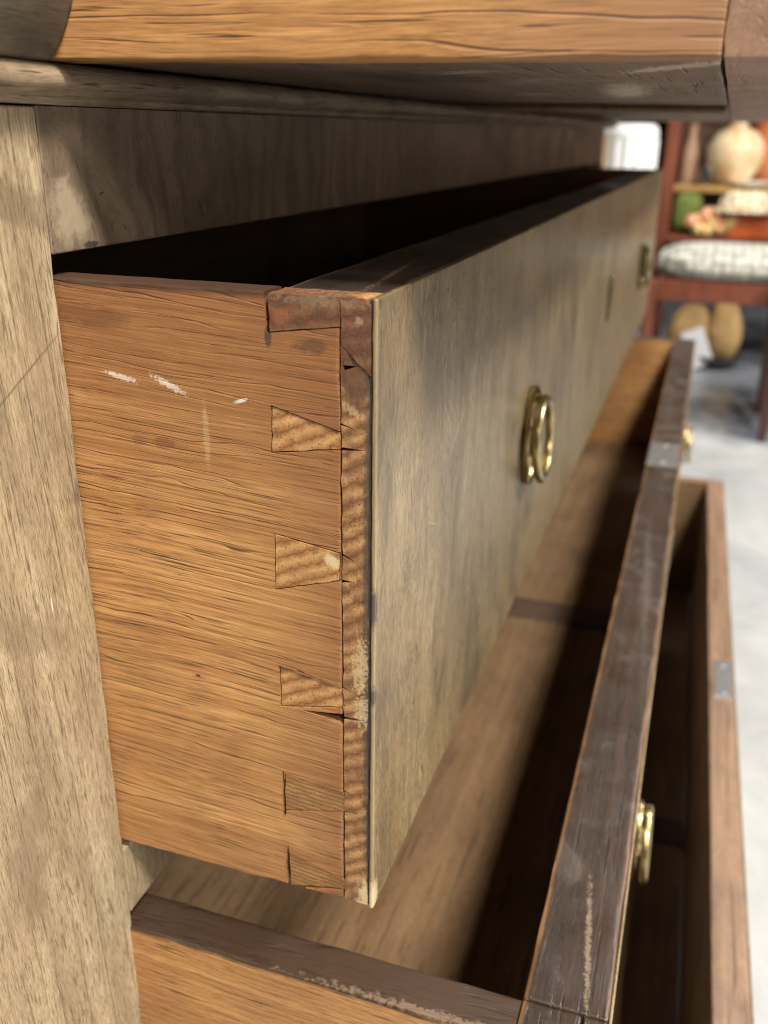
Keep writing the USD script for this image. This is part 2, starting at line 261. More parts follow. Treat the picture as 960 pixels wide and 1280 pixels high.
veneer_wood = wood('mottled_veneer', 2, (0.108, 0.074, 0.037), (0.198, 0.142, 0.074), (0.305, 0.228, 0.125), (0.07, 0.046, 0.023), fine=(34, 300), pores=(120, 1300), pore_at=(0.57, 0.68), warp=(0.045, 16.0), blotch=(0.082, 0.058, 0.031), blotch_scale=13, blotch_at=(0.44, 0.74), grit=0.8, gritf=(260, 1700), bump=0.05, rough=(0.30, 0.38), spec=0.5, warp_stretch=0.5, fine_ramp=(0.34, 0.5, 0.66), coat=0.12,
                   bands=(0.045, (0, 0.5, 0.0), 14.0, (0.27, 0.185, 0.088), 0.38),
                   masks=[(0, 0.0016, 0.0002, (0.30, 0.22, 0.12), 0.6, 0.003)],
                   marks=[((0.090, 0.0, H2 - 0.060), (0, -0.5, 0), (0.020, 0.03, 0.00035), (0.42, 0.36, 0.25), 0.55, 0.5, 300), ((0.115, 0.0, H2 - 0.040), (0, -0.9, 0), (0.010, 0.03, 0.0003), (0.42, 0.36, 0.25), 0.5, 0.5, 300), ((0.060, 0.0, H2 - 0.085), (0, 0.4, 0), (0.008, 0.03, 0.0003), (0.42, 0.36, 0.25), 0.5, 0.5, 300),
                          ((0.243, 0.0, H2 - 0.112), (0, 0, 0), (0.033, 0.03, 0.036), (0.10, 0.078, 0.045), 0.55, 1.2, 120), ((0.0, 0.0, H2 - 0.088), (0, 0, 0), (0.0028, 0.03, 0.007), (0.05, 0.042, 0.034), 0.85, 1.6, 600), ((0.0, 0.0, H2 - 0.118), (0, 0, 0), (0.002, 0.03, 0.004), (0.05, 0.042, 0.034), 0.8, 1.6, 600), ((0.001, 0.0, 0.002), (0, 0, 0), (0.004, 0.03, 0.010), (0.56, 0.44, 0.26), 0.9, 1.6, 500)])
PALE = (0.60, 0.46, 0.27)
ends_wide = end_grain('oak_end_grain_wide', 0.0043, 0.42, (0.22, 0.095, 0.034), (0.40, 0.20, 0.075), (0.54, 0.315, 0.135), distortion=2.6, stain=0.45, marks=[((0, 0.0130, H2 - 0.0752), (0.6, 0, 0), (0.02, 0.0038, 0.0022), PALE, 0.95, 1.2, 500)])
ends_fine = end_grain('oak_end_grain_fine', 0.0016, -0.10, (0.23, 0.10, 0.036), (0.39, 0.20, 0.075), (0.50, 0.28, 0.115), distortion=1.6, stain=0.5)
ends_lap = end_grain('oak_end_grain_lap', 0.0047, 0.46, (0.15, 0.068, 0.030), (0.30, 0.15, 0.060), (0.46, 0.265, 0.115), distortion=3.4, stain=0.85,
                     marks=[((0, 0.0062, H2 - 0.018), (0, 0, 0), (0.02, 0.0065, 0.014), (0.11, 0.052, 0.030), 0.9, 1.6, 300), ((0, 0.0018, H2 * 0.5), (0, 0, 0), (0.02, 0.0024, 0.12), (0.075, 0.05, 0.036), 0.85, 1.6, 400), ((0, 0.0045, H2 - 0.1085), (0, 0, 0), (0.02, 0.0030, 0.010), PALE, 0.6, 3.5, 900), ((0, 0.0040, H2 - 0.1240), (0, 0, 0), (0.02, 0.0028, 0.006), PALE, 0.6, 3.5, 900), ((0, 0.0020, 0.002), (0, 0, 0), (0.02, 0.0040, 0.011), PALE, 0.95, 1.6, 400), ((0, 0.0070, H2 - 0.030), (0.5, 0, 0), (0.02, 0.0035, 0.0014), PALE, 0.35, 2.6, 700)])
ends_dark = end_grain('stained_end_grain', 0.0050, 0.1, (0.10, 0.045, 0.025), (0.155, 0.072, 0.038), (0.21, 0.102, 0.052), distortion=5.0, rough=0.42, stain=0.8,
                      marks=[((0, 0.0265, H2 - 0.0062), (0, 0, 0), (0.02, 0.0035, 0.0028), (0.26, 0.095, 0.05), 0.7, 1.4, 300), ((0, 0.016, H2 - 0.0015), (0, 0, 0), (0.02, 0.014, 0.0016), (0.28, 0.19, 0.12), 0.55, 3.0, 700), ((0, 0.005, H2 - 0.006), (0, 0, 0), (0.02, 0.0016, 0.0014), (0.34, 0.26, 0.19), 0.6, 2.5, 1000)])
glue_dark = plain('old_glue', (0.055, 0.045, 0.038), 0.6, scale=300, var=0.5)
crack_dark = plain('dark_crack', (0.012, 0.008, 0.006), 0.8, scale=200)
white_fleck = plain('chalky_scrape', (0.74, 0.68, 0.60), 0.85, scale=700, color2=(0.50, 0.34, 0.20))
pale_splinter = plain('fresh_splintered_wood', (0.62, 0.47, 0.27), 0.7, scale=400, var=0.35)
brass = plain('aged_brass', (0.56, 0.45, 0.22), 0.30, metallic=1.0, scale=110, color2=(0.26, 0.20, 0.095), bump=0.03, dist=0.0004)
brass_dark = plain('tarnished_shaded_brass', (0.16, 0.125, 0.06), 0.42, metallic=0.8, scale=90, bump=0.1)  # keyhole plates; also puts a dim reflection into the far pull's colour
steel = plain('dull_lock_steel', (0.46, 0.46, 0.46), 0.38, metallic=0.85, scale=90, var=0.45, bump=0.2)
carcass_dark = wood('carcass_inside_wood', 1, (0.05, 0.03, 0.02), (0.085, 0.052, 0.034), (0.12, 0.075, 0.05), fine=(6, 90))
lock_black = plain('keyhole_dark', (0.01, 0.009, 0.008), 0.7)


# ------------------------------------------------------------------ prims
taken = {}


def free(path):
    n = taken.get(path, -1) + 1
    taken[path] = n
    return path if n == 0 else f'{path}_{n:03d}'


def tag(prim, label=None, cat=None, group=None, kind=None):
    for k, v in (('label', label), ('category', cat), ('group', group), ('kind', kind)):
        if v:
            prim.SetCustomDataByKey(k, v)
    return prim


def thing(name, label, cat, loc=(0, 0, 0), rot=(0, 0, 0), group=None):
    path = free('/World/' + name)
    x = UsdGeom.Xform.Define(stage, path)
    x.AddTranslateOp().Set(Gf.Vec3d(*map(float, loc)))
    if any(rot):
        x.AddRotateXYZOp().Set(Gf.Vec3f(*[math.degrees(a) for a in rot]))
    tag(x.GetPrim(), label, cat, group)
    return path


def put(parent, name, mesh, material, smooth=35, label=None):
    path = free(parent + '/' + name)
    m = usdkit.mesh(stage, path, mesh, material, smooth=smooth)
    if label:
        m.GetPrim().SetCustomDataByKey('label', label)
    return path


def setting(name, mesh, material):
    m = usdkit.mesh(stage, free('/World/' + name), mesh, material)
    m.GetPrim().SetCustomDataByKey('kind', 'structure')


# ------------------------------------------------------------------ shapes
def board(lo, hi, r=0.0008, res=0.006, amp=0.00006, seed=0, wear=0.0, wear_freq=120.0, freq=25.0):
    """A sawn board: rounded, unevenly worn arrises and slightly wavy faces."""
    lo, hi = np.array(lo, float), np.array(hi, float)
    r = min(r, *(0.45 * (hi - lo)))
    big = r * (1 + max(wear, 0))
    big = min(big, *(0.49 * (hi - lo)))
    ax = []
    for a, b in zip(lo, hi):
        n = int(np.clip(round((b - a - 2 * big) / res), 1, 260))
        e = np.array([0, 0.12, 0.3, 0.6]) * big
        ax.append(np.concatenate([a + e, np.linspace(a + big, b - big, n + 1), (b - e)[::-1]]))
    V, F, at = [], [], 0
    for k in range(3):
        i, j = (k + 1) % 3, (k + 2) % 3
        A, B = np.meshgrid(ax[i], ax[j], indexing='ij')
        na, nb = A.shape
        idx = np.arange(na * nb).reshape(na, nb)
        q = np.stack([idx[:-1, :-1], idx[1:, :-1], idx[1:, 1:], idx[:-1, 1:]], -1).reshape(-1, 4)
        for side in (0, 1):
            P = np.zeros((na * nb, 3)); P[:, i], P[:, j], P[:, k] = A.ravel(), B.ravel(), (lo, hi)[side][k]
            V.append(P); F.append((q if side else q[:, ::-1]) + at); at += na * nb
    V = np.vstack(V); F = np.vstack(F)
    key = np.round(V * 1e7).astype(np.int64)
    _, first, inv = np.unique(key, axis=0, return_index=True, return_inverse=True)
    V = V[first]; F = inv.ravel()[F]
    rr = np.full(len(V), r)
    if wear:
        rr = r * np.clip(1 + wear * (2.4 * meshkit.fbm(V * wear_freq, 3, seed + 5) - 1.2), 0.15, 1 + wear)
    rr = np.minimum(rr, big)[:, None]
    Q = np.clip(V, lo + rr, hi - rr)
    d = V - Q
    L = np.linalg.norm(d, axis=1, keepdims=True)
    nrm = d / np.maximum(L, 1e-12)
    flat = (np.abs(d) > 1e-9).sum(1) <= 1
    P = np.where(flat[:, None], V, Q + nrm * rr)
    if amp:
        P = P + nrm * amp * 2 * (meshkit.fbm(V * freq, 3, seed)[:, None] - 0.5)
    t = trimesh.Trimesh(P, np.vstack([F[:, [0, 1, 2]], F[:, [0, 2, 3]]]), process=False)
    return t


def to_m(t):
    return m3.Manifold(m3.Mesh(np.asarray(t.vertices, np.float32), np.asarray(t.faces, np.uint32)))


def prism_x(poly, x0, x1):
    """Extrude a (y, z) outline along x."""
    p = Polygon(poly)
    if p.exterior.is_ccw is False:
        p = Polygon(list(p.exterior.coords)[::-1])
    t = trimesh.creation.extrude_polygon(p, x1 - x0, engine='earcut')
    v = t.vertices
    t.vertices = np.stack([v[:, 2] + x0, v[:, 0], v[:, 1]], 1)
    t.fix_normals()
    return t


def prism_y(poly, y0, y1):
    """Extrude an (x, z) outline along y."""
    t = trimesh.creation.extrude_polygon(Polygon(poly), y1 - y0, engine='earcut')
    v = t.vertices
    t.vertices = np.stack([v[:, 0], v[:, 2] + y0, v[:, 1]], 1)
    t.fix_normals()
    return t


def rough_up(t, size, amp, freq, seed=0):
    v, f, _ = meshkit.arrays(to_m(t).refine_to_length(size))
    t = trimesh.Trimesh(v, f, process=False)
    n = t.vertex_normals
    t.vertices = t.vertices + n * (amp * 2 * (meshkit.fbm(t.vertices * freq, 3, seed) - 0.5))[:, None]
    return t


def lathe(profile, n=48, axis='z'):
    t = trimesh.creation.revolve(np.array(profile, float), sections=n)
    if axis == 'y':   # profile's height runs toward -y
        v = t.vertices; t.vertices = np.stack([v[:, 0], -v[:, 2], v[:, 1]], 1)
    t.fix_normals()
    return t


def torus(R, r, n=64, m=20, squash=1.0):
    a = np.linspace(0, 2 * np.pi, n, endpoint=False); b = np.linspace(0, 2 * np.pi, m, endpoint=False)
    A, B = np.meshgrid(a, b, indexing='ij')
    V = np.stack([(R + r * np.cos(B)) * np.cos(A), r * squash * np.sin(B), (R + r * np.cos(B)) * np.sin(A)], -1).reshape(-1, 3)
    i = np.arange(n)[:, None] * m + np.arange(m)[None]
    j = (np.roll(i, -1, 0)); k = np.roll(i, -1, 1); l = np.roll(j, -1, 1)
    F = np.stack([i, k, l, j], -1).reshape(-1, 4)
    t = trimesh.Trimesh(V, np.vstack([F[:, [0, 1, 2]], F[:, [0, 2, 3]]])); t.fix_normals()
    return t


def sweep_x(profile, xs, dz):
    """A moulding: closed (y, z) profile run along x, lifted by dz at each station."""
    prof = np.array(profile, float); n = len(prof)
    V = np.vstack([np.column_stack([np.full(n, x), prof[:, 0], prof[:, 1] + h]) for x, h in zip(xs, dz)])
    F = []
    for s in range(len(xs) - 1):
        for i in range(n):
            a, b = s * n + i, s * n + (i + 1) % n
            F += [[a, b, b + n], [a, b + n, a + n]]
    cap = trimesh.creation.triangulate_polygon(Polygon(prof), engine='earcut')
    F = np.array(F)
    pv, pf = cap
    from scipy.spatial import cKDTree
    idx = cKDTree(prof).query(pv)[1]
    F = np.vstack([F, idx[pf], (idx[pf] + (len(xs) - 1) * n)[:, ::-1]])
    t = trimesh.Trimesh(V, F, process=False); t.fix_normals()
    return t


# ------------------------------------------------------------------ floor
t = trimesh.creation.box((60, 60, 0.2)); t.apply_translation((10, 0, FLOOR - 0.1))
floor_mat = mat('pale_concrete', {
    'g': ('geometry', {}), 'n': ('noise_texture', {'scale': 3.2, 'detail': 6.0, 'roughness': 0.62, 'distortion': 0.8}),
    'n2': ('noise_texture', {'scale': 14.0, 'detail': 5.0, 'roughness': 0.6}),
    'r': ('rgb_ramp', {'ramp': [(0.36, (0.13, 0.145, 0.17)), (0.5, (0.29, 0.305, 0.33)), (0.64, (0.46, 0.46, 0.455))]}),
    's': ('separate_xyz', {}), 'mr': ('map_range', {'from_min': 2.52, 'from_max': 2.60, 'to_min': 0.62, 'to_max': 0.0, 'clamp': True}),
    'mx': ('mix', {'color2': (0.40, 0.40, 0.385)}),
    'rr': ('map_range', {'from_min': 0.3, 'from_max': 0.7, 'to_min': 0.18, 'to_max': 0.42, 'clamp': True}),
    'b': ('bump', {'strength': 0.15, 'distance': 0.003}), 'p': ('principled_bsdf', {})},
    [('g.position', 'n.vector'), ('g.position', 'n2.vector'), ('n.fac', 'r.fac'), ('g.position', 's.vector'), ('s.x', 'mr.value'), ('mr.result', 'mx.fac'), ('r.color', 'mx.color1'), ('mx.color', 'p.base_color'),
     ('n2.fac', 'rr.value'), ('rr.result', 'p.roughness'), ('n2.fac', 'b.height'), ('b.normal', 'p.normal')])
setting('floor', t, floor_mat)

# ------------------------------------------------------------------ the chest's carcass
LIFT = 0.008          # the old rail and moulding rise a little toward the far end
chest = thing('chest_of_drawers', 'old brown wooden chest with bleached front stile and four drawers pulled open', 'chest of drawers', (0, 0, FLOOR))
Z = -FLOOR


def up_z(t, dx=0, dy=0):
    t.apply_translation((dx, dy, Z)); return t


def stile(x0, x1, seed):
    b = board((x0, D, -0.74), (x1, D + 0.022, 0.0445), r=0.0006, res=0.004, amp=0.00018, seed=seed, wear=1.2, wear_freq=90, freq=18)
    return up_z(b)


put(chest, 'stile', stile(-0.075, -0.0006, 1), stile_wood)
put(chest, 'stile', stile(W + 0.003, W + 0.077, 2), stile_wood)
rail = to_m(board((0.0, D + 0.0002, 0.0062), (W + 0.0025, D + 0.022, 0.0660), r=0.0005, res=0.006, amp=0.0001, seed=3, wear=0.8))
rail = rail ^ to_m(prism_y([(-0.01, 0.0), (W + 0.02, 0.0), (W + 0.02, 0.0446 + LIFT), (-0.01, 0.0446)], D - 0.01, D + 0.03))
put(chest, 'rail', up_z(trimesh.Trimesh(*meshkit.arrays(rail)[:2])), rail_wood)
put(chest, 'rail', up_z(board((0.0, D + 0.0002, -0.2339), (W + 0.0025, D + 0.09, -0.2045), r=0.0007, res=0.006, amp=0.0001, seed=4, wear=0.8)), stile_wood)
put(chest, 'rail', up_z(board((0.0, D + 0.0002, -0.4510), (W + 0.0025, D + 0.09, -0.4290), r=0.0007, seed=5)), stile_wood)
put(chest, 'rail', up_z(board((0.0, D + 0.0002, -0.7100), (W + 0.0025, D + 0.06, -0.6700), r=0.0007, seed=6)), stile_wood)
# bead moulding: a fillet under a half round
b0 = 0.0450
prof = [(D + 0.012, b0), (D - 0.0030, b0), (D - 0.0036, b0 + 0.0006), (D - 0.0037, b0 + 0.0016)]
for a in np.linspace(-80, 85, 16):
    prof.append((D - 0.0030 - 0.0050 * math.cos(math.radians(a)), b0 + 0.0060 + 0.0042 * math.sin(math.radians(a))))
prof += [(D + 0.002, b0 + 0.0102), (D + 0.012, b0 + 0.0102)]
xs = np.concatenate([np.linspace(-0.09, 0.3, 120), np.linspace(0.31, W + 0.09, 60)])
mould = sweep_x(prof, xs, np.clip(xs, 0, None) / W * LIFT)
mould.vertices += np.column_stack([np.zeros(len(mould.vertices)), *(0.00045 * (meshkit.fbm(mould.vertices * np.array([45, 20, 20]), 3, s) - 0.5) for s in (1, 2))])
put(chest, 'moulding', up_z(mould), mould_wood)
# bulging end blocks on either side of the upper drawer
blk = [(D, 0.0552), (0.0905, 0.0552), (0.0891, 0.0560), (0.0864, 0.0591), (0.0836, 0.0636), (0.0810, 0.0689), (0.0785, 0.077), (0.0765, 0.090), (0.0755, 0.108), (0.0755, 0.135), (0.0765, 0.155), (0.079, 0.172), (0.084, 0.186), (D, 0.199), (D + 0.03, 0.199), (D + 0.03, 0.0552)]
cushion = wood('dark_cushion_wood', 0, (0.06, 0.05, 0.036), (0.11, 0.092, 0.065), (0.17, 0.145, 0.105), fine=(10, 60), blotch=(0.07, 0.058, 0.042), blotch_scale=18, rough=(0.3, 0.45), bump=0.1)
put(chest, 'corner_block', up_z(prism_x(blk, -0.080, -0.0006)), cushion, smooth=50)
put(chest, 'corner_block', up_z(prism_x(blk, W + 0.003, W + 0.082), dy=0), cushion, smooth=50)
for x0, x1 in ((-0.075, -0.055), (W + 0.057, W + 0.077)):
    put(chest, 'side_panel', up_z(board((x0, D + 0.0225, -0.74), (x1, D + 0.55, 0.199), r=0.001, res=0.02, seed=8)), stile_wood)
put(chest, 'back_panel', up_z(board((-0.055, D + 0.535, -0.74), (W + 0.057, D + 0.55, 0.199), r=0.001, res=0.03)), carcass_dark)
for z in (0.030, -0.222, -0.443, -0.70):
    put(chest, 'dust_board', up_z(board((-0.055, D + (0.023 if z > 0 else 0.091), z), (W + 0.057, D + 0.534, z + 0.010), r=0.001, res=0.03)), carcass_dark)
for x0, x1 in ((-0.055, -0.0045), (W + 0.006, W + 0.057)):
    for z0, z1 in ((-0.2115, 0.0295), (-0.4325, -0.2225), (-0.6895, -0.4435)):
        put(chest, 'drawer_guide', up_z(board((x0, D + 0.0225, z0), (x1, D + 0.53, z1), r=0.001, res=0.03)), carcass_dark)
put(chest, 'top_board', up_z(board((-0.10, D - 0.030, 0.2000), (W + 0.10, D + 0.565, 0.228), r=0.004, res=0.02, seed=9)), stile_wood)
put(chest, 'plinth', up_z(board((-0.078, D - 0.004, -0.80), (W + 0.080, D + 0.02, -0.7405), r=0.002, res=0.03, seed=10)), stile_wood)
put(chest, 'plinth', up_z(board((-0.078, D + 0.0205, -0.80), (-0.056, D + 0.55, -0.7405), r=0.002, res=0.03, seed=11)), stile_wood)
# two long cracks in the stile
def crack(pts, w, y, mat_, parent, name='crack'):
    pts = np.array(pts, float)
    L, R_ = [], []
    for i, (x, z) in enumerate(pts):
        k = w * math.sin(math.pi * (i + 0.4) / (len(pts) - 0.2)) * RNG.uniform(0.6, 1.2)
        L.append((x - k / 2, z)); R_.append((x + k / 2, z))
    return L + R_[::-1]


# ------------------------------------------------------------------ drawer fittings
def ring_pull(parent, x, z, yf=0.0, metal=None):
    """Oval brass plate with a raised rim, a stud near its top, and a ring hung from the stud."""
    metal = metal or brass
    prof = [(0, 0.0004), (0.0260, 0.0004), (0.0267, 0.0012), (0.0268, 0.0026), (0.0265, 0.0035), (0.0258, 0.0038), (0.0251, 0.0034), (0.0247, 0.0024), (0.0240, 0.0017), (0.015, 0.0014), (0.0105, 0.0018), (0.0080, 0.0026), (0, 0.0028)]
    p = lathe(prof[::-1], 72, 'y'); p.vertices = p.vertices * np.array([0.66, 1, 1]); p.apply_translation((x, yf, z))
    path = put(parent, 'ring_pull', p, metal, smooth=40)
    c = lathe([(0, 0.0098), (0.0018, 0.0096), (0.0030, 0.0088), (0.0034, 0.0074), (0.0030, 0.0060), (0.0022, 0.0050), (0.0022, 0.0015), (0, 0.0015)], 24, 'y')
    c.apply_translation((x, yf, z + 0.0195))
    put(path, 'stud', c, metal, smooth=40)
    r = torus(0.0206, 0.0025, 72, 20)
    r.apply_translation((0, 0, -0.0207))
    r.apply_transform(trimesh.transformations.rotation_matrix(-0.05, (1, 0, 0)))
    r.apply_translation((x, yf - 0.0074, z + 0.0195))
    put(path, 'ring', r, metal, smooth=60)
    rosette = trimesh.creation.icosphere(3, 1.0)
    v = rosette.vertices
    ang = np.arctan2(v[:, 2], v[:, 0])
    rosette.vertices = v * np.array([0.0062, 0.0040, 0.0090]) * (1 + 0.16 * np.sin(ang * 6))[:, None]
    rosette.apply_translation((x, yf - 0.0030, z - 0.001))
    put(path, 'rosette', rosette, metal, smooth=50)
    return path


def escutcheon(parent, x, z, yf=0.0):
    ring = torus(0.0105, 0.0016, 40, 12)
    ring.vertices = ring.vertices * np.array([0.62, 0.9, 1.7]) + np.array([x, yf - 0.0006, z])
    path = put(parent, 'keyhole_plate', ring, brass_dark, smooth=60)
    k = [(0.0026 * math.cos(a), 0.004 + 0.0032 * math.sin(a)) for a in np.linspace(-0.9, math.pi + 0.9, 14)] + [(-0.0022, -0.010), (0.0022, -0.010)]
    t = prism_y([(x + a, z + b) for a, b in k], yf - 0.0004, yf + 0.0006)
    put(path, 'keyhole', t, lock_black, smooth=False)


def lock_plate(parent, x, y0, y1, z):
    p = put(parent, 'lock_plate', board((x - 0.036, y0, z - 0.02), (x + 0.036, y1, z + 0.0009), r=0.0007, res=0.006, amp=0.00005), steel)
    for s in (-0.026, 0.026):
        c = lathe([(0, 0.0007), (0.0024, 0.0005), (0.0030, 0.0), (0.0030, -0.001), (0, -0.001)][::-1], 16)
        c.apply_translation((x + s, (y0 + y1) / 2, z + 0.0010)); put(p, 'screw', c, steel)


def drawer_shell(d, H, th_side, th_front, depth, front_mat, side_mat, bottom_z, seed, near_side=True, muntin=True, res=0.008):
    """Far side, back, bottom boards and muntin, common to the drawers."""
    if near_side:
        put(d, 'side', board((0.0, th_front, 0.0), (th_side, depth, H - 0.0005), r=0.0010, res=0.0035, amp=0.0002, seed=seed, wear=0.9, wear_freq=70), side_mat, label='near side')
    put(d, 'side', board((W - 0.004 - th_side, th_front, 0.0), (W - 0.004, depth, H - 0.0005), r=0.0010, res=0.012, seed=seed + 1, wear=0.5), side_mat)
    put(d, 'back', board((th_side + 0.0002, depth - 0.014, bottom_z + 0.0066), (W - 0.0042 - th_side, depth - 0.002, H - 0.015), r=0.001, res=0.02, seed=seed + 2), oak_inside)
    mid = W / 2
    for a, b in ((th_side + 0.0004, mid - 0.0203), (mid + 0.0203, W - 0.0044 - th_side)):
        put(d, 'bottom_board', board((a, th_front + 0.0003, bottom_z), (b, depth - 0.0145, bottom_z + 0.0064), r=0.0004, res=0.012, amp=0.0004, seed=seed + 3, freq=8), oak_inside)
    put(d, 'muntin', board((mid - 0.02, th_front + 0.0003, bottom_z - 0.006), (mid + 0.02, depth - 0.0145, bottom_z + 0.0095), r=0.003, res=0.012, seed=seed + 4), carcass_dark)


# ------------------------------------------------------------------ second drawer, the one in focus
GROUP = 'pulled-out drawers of the old chest'
d2 = thing('drawer', 'drawer with orange oak side, dovetailed corner and ring pull, in the centre', 'drawer', (0.001, 0.0, -H2), (0, 0, 0.0069), GROUP)
PINS = [
    [(0.0306, 0.0010), (0.0102, 0.0010), (0.0103, -0.0077), (0.0303, -0.0104)],
    [(0.0306, -0.0311), (0.0105, -0.0364), (0.0106, -0.0410), (0.0311, -0.0443)],
    [(0.0308, -0.0694), (0.0111, -0.0724), (0.0111, -0.0808), (0.0311, -0.0868)],
    [(0.0310, -0.1138), (0.0104, -0.1176), (0.0104, -0.1239), (0.0309, -0.1280)],
    [(0.0304, -0.1541), (0.0101, -0.1565), (0.0098, -0.1631), (0.0308, -0.1684)],
    [(0.0299, -0.1862), (0.0097, -0.1921), (0.0094, -0.1954), (0.0298, -0.2010)]]
TS = 0.0112
side = to_m(board((0.0, 0.0105, 0.0), (TS, 0.47, H2), r=0.0007, res=0.0026, amp=0.00022, seed=21, wear=1.1, wear_freq=110, freq=22))
for q in PINS:
    pl = Polygon([(y, z + H2) for y, z in q]).buffer(0.00036, join_style=2)
    side -= to_m(prism_x(list(pl.exterior.coords)[:-1], -0.01, TS + 0.01))
# the open saw kerfs and splits beside the pins
side -= to_m(prism_x([(0.0303, H2 + 0.003), (0.0318, H2 + 0.003), (0.0316, H2 - 0.0106), (0.0304, H2 - 0.0112)], -0.01, TS + 0.01))
side -= to_m(prism_x([(0.0303, H2 - 0.1825), (0.0309, H2 - 0.1862), (0.0316, H2 - 0.1925), (0.0310, H2 - 0.2030), (0.0293, H2 - 0.2030), (0.0296, H2 - 0.1900)], -0.01, TS + 0.01))
side -= to_m(prism_x([(0.0245, H2 - 0.1279), (0.0101, H2 - 0.1262), (0.0101, H2 - 0.1306), (0.0150, H2 - 0.1293)], -0.01, 0.0075))
side -= to_m(prism_x([(0.0315, H2 - 0.1530), (0.0309, H2 - 0.1532), (0.0305, H2 - 0.1700), (0.0318, H2 - 0.1716)], -0.01, 0.003))
sm = trimesh.Trimesh(*meshkit.arrays(side)[:2])
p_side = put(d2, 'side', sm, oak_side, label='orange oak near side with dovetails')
FB = 0.0306
p_front = put(d2, 'front', board((TS + 0.0003, 0.0018, 0.0), (W - 0.0155, FB, H2 - 0.0002), r=0.0012, res=0.006, amp=0.0001, seed=30, wear=0.8), brown_front, label='dark worn front board')
pin_mats = [ends_dark, ends_wide, ends_wide, ends_wide, ends_fine, ends_fine]
for i, q in enumerate(PINS):
    z1 = [min(z, -0.0004) for _, z in q]
    poly = [(y, max(z, -0.1999) + H2) for (y, _), z in zip(q, z1)]
    t = rough_up(prism_x(poly, (0.0, 0.0004, -0.0001, 0.0005, 0.0002, 0.0004)[i], TS + 0.0002), 0.0018, 0.00032, 330, 40 + i)
    put(p_front, 'pin', t, pin_mats[i])
# the lap: the strip of end grain between the dovetails and the veneer, in ragged pieces
zz = np.linspace(0.0003, H2 - 0.0003, 130)
ys = 0.0022 + 0.0007 * (meshkit.fbm(np.column_stack([zz * 160, zz * 0, zz * 0]), 3, 3) - 0.4)
lap_poly = [(y, z) for y, z in zip(ys, zz)] + [(0.0101, H2 - 0.0003), (0.0100, H2 * 0.5), (0.0098, 0.0003)]
lap = rough_up(prism_x(lap_poly, 0.0, TS + 0.0001), 0.0022, 0.00034, 300, 55)
lapm = to_m(lap)
for (ya, za, yb, zb, w) in [(0.0102, -0.0340, 0.0062, -0.0352, 0.0007), (0.0106, -0.0410, 0.0030, -0.0408, 0.0012), (0.0104, -0.0725, 0.0052, -0.0747, 0.0008), (0.0104, -0.0810, 0.0065, -0.0808, 0.0013), (0.0106, -0.1278, 0.0024, -0.1270, 0.0014), (0.0102, -0.1165, 0.0045, -0.1192, 0.0006), (0.0100, -0.1550, 0.0050, -0.1580, 0.0006), (0.0100, -0.1632, 0.0035, -0.1628, 0.0006), (0.0095, -0.0185, 0.0055, -0.0178, 0.0016)]:
    a, b = np.array([ya, za + H2]), np.array([yb, zb + H2]); n = np.array([-(b - a)[1], (b - a)[0]]); n = n / np.linalg.norm(n) * w / 2
    lapm -= to_m(prism_x([tuple(a + n), tuple(a - n), tuple(b)], -0.01, 0.0035))
put(p_front, 'lap', trimesh.Trimesh(*meshkit.arrays(lapm)[:2]), ends_lap, label='strip of dark end grain beside the veneer')
cap = rough_up(prism_x([(0.0018, H2 - 0.020), (0.0098, H2 - 0.0125), (0.0100, H2 - 0.0003), (0.0030, H2 - 0.0003), (0.0018, H2 - 0.002)], -0.00035, 0.004), 0.002, 0.0003, 300, 77)
put(p_front, 'stained_corner', cap, ends_dark)
put(p_front, 'glue_line', rough_up(prism_x([(0.0013, 0.0004), (0.0026, 0.0004), (0.0026, H2 - 0.0006), (0.0013, H2 - 0.0006)], 0.0006, TS), 0.002, 0.0002, 400, 60), glue_dark)
ven = board((-0.0002, 0.0, -0.0006), (W - 0.004, 0.00135, H2), r=0.0006, res=0.0045, amp=0.00012, seed=61, wear=0.9, wear_freq=200, freq=9)
put(p_front, 'veneer', ven, veneer_wood, label='mottled greenish brown veneer')
drawer_shell(d2, H2, TS, FB + 0.0004, 0.46, brown_front, oak_side, 0.010, 100, near_side=False)
ring_pull(d2, 0.243, H2 - 0.1065)
ring_pull(d2, 0.985, H2 - 0.105, metal=brass_dark)  # darker brass paints in this far pull's dim reflection
escutcheon(d2, 0.615, H2 - 0.090)
lock_plate(d2, 0.655, 0.006, 0.024, H2 - 0.0003)

# ------------------------------------------------------------------ third drawer
H3 = 0.185
d3 = thing('drawer', 'lower drawer with dark worn rim, pulled further out, its pull seen edge-on', 'drawer', (0.0, -0.0805, -0.2393 - H3), (0, 0, 0.0103), GROUP)
DF = 0.0305
p3 = put(d3, 'front', board((0.0178, 0.0012, 0.0), (W - 0.004, DF, H3), r=0.0014, res=0.005, amp=0.00018, seed=130, wear=0.9, wear_freq=60), brown_front)
put(p3, 'veneer', board((0.0, 0.0, -0.0004), (W - 0.0038, 0.00115, H3 - 0.0002), r=0.0005, res=0.01, seed=131), veneer_wood)
put(p3, 'lap', board((0.0, 0.0013, 0.0), (0.0176, 0.0095, H3 - 0.0001), r=0.0012, res=0.004, seed=132, wear=0.8), brown_front)
put(p3, 'pin', board((0.0, 0.0099, H3 - 0.011), (0.0175, DF, H3 - 0.0002), r=0.0011, res=0.003, amp=0.0002, seed=134, wear=0.9, wear_freq=80), brown_front)
s3 = to_m(board((0.0, 0.0099, 0.0), (0.0175, 0.56, H3 - 0.0003), r=0.0012, res=0.0032, amp=0.0003, seed=133, wear=1.0, wear_freq=80))
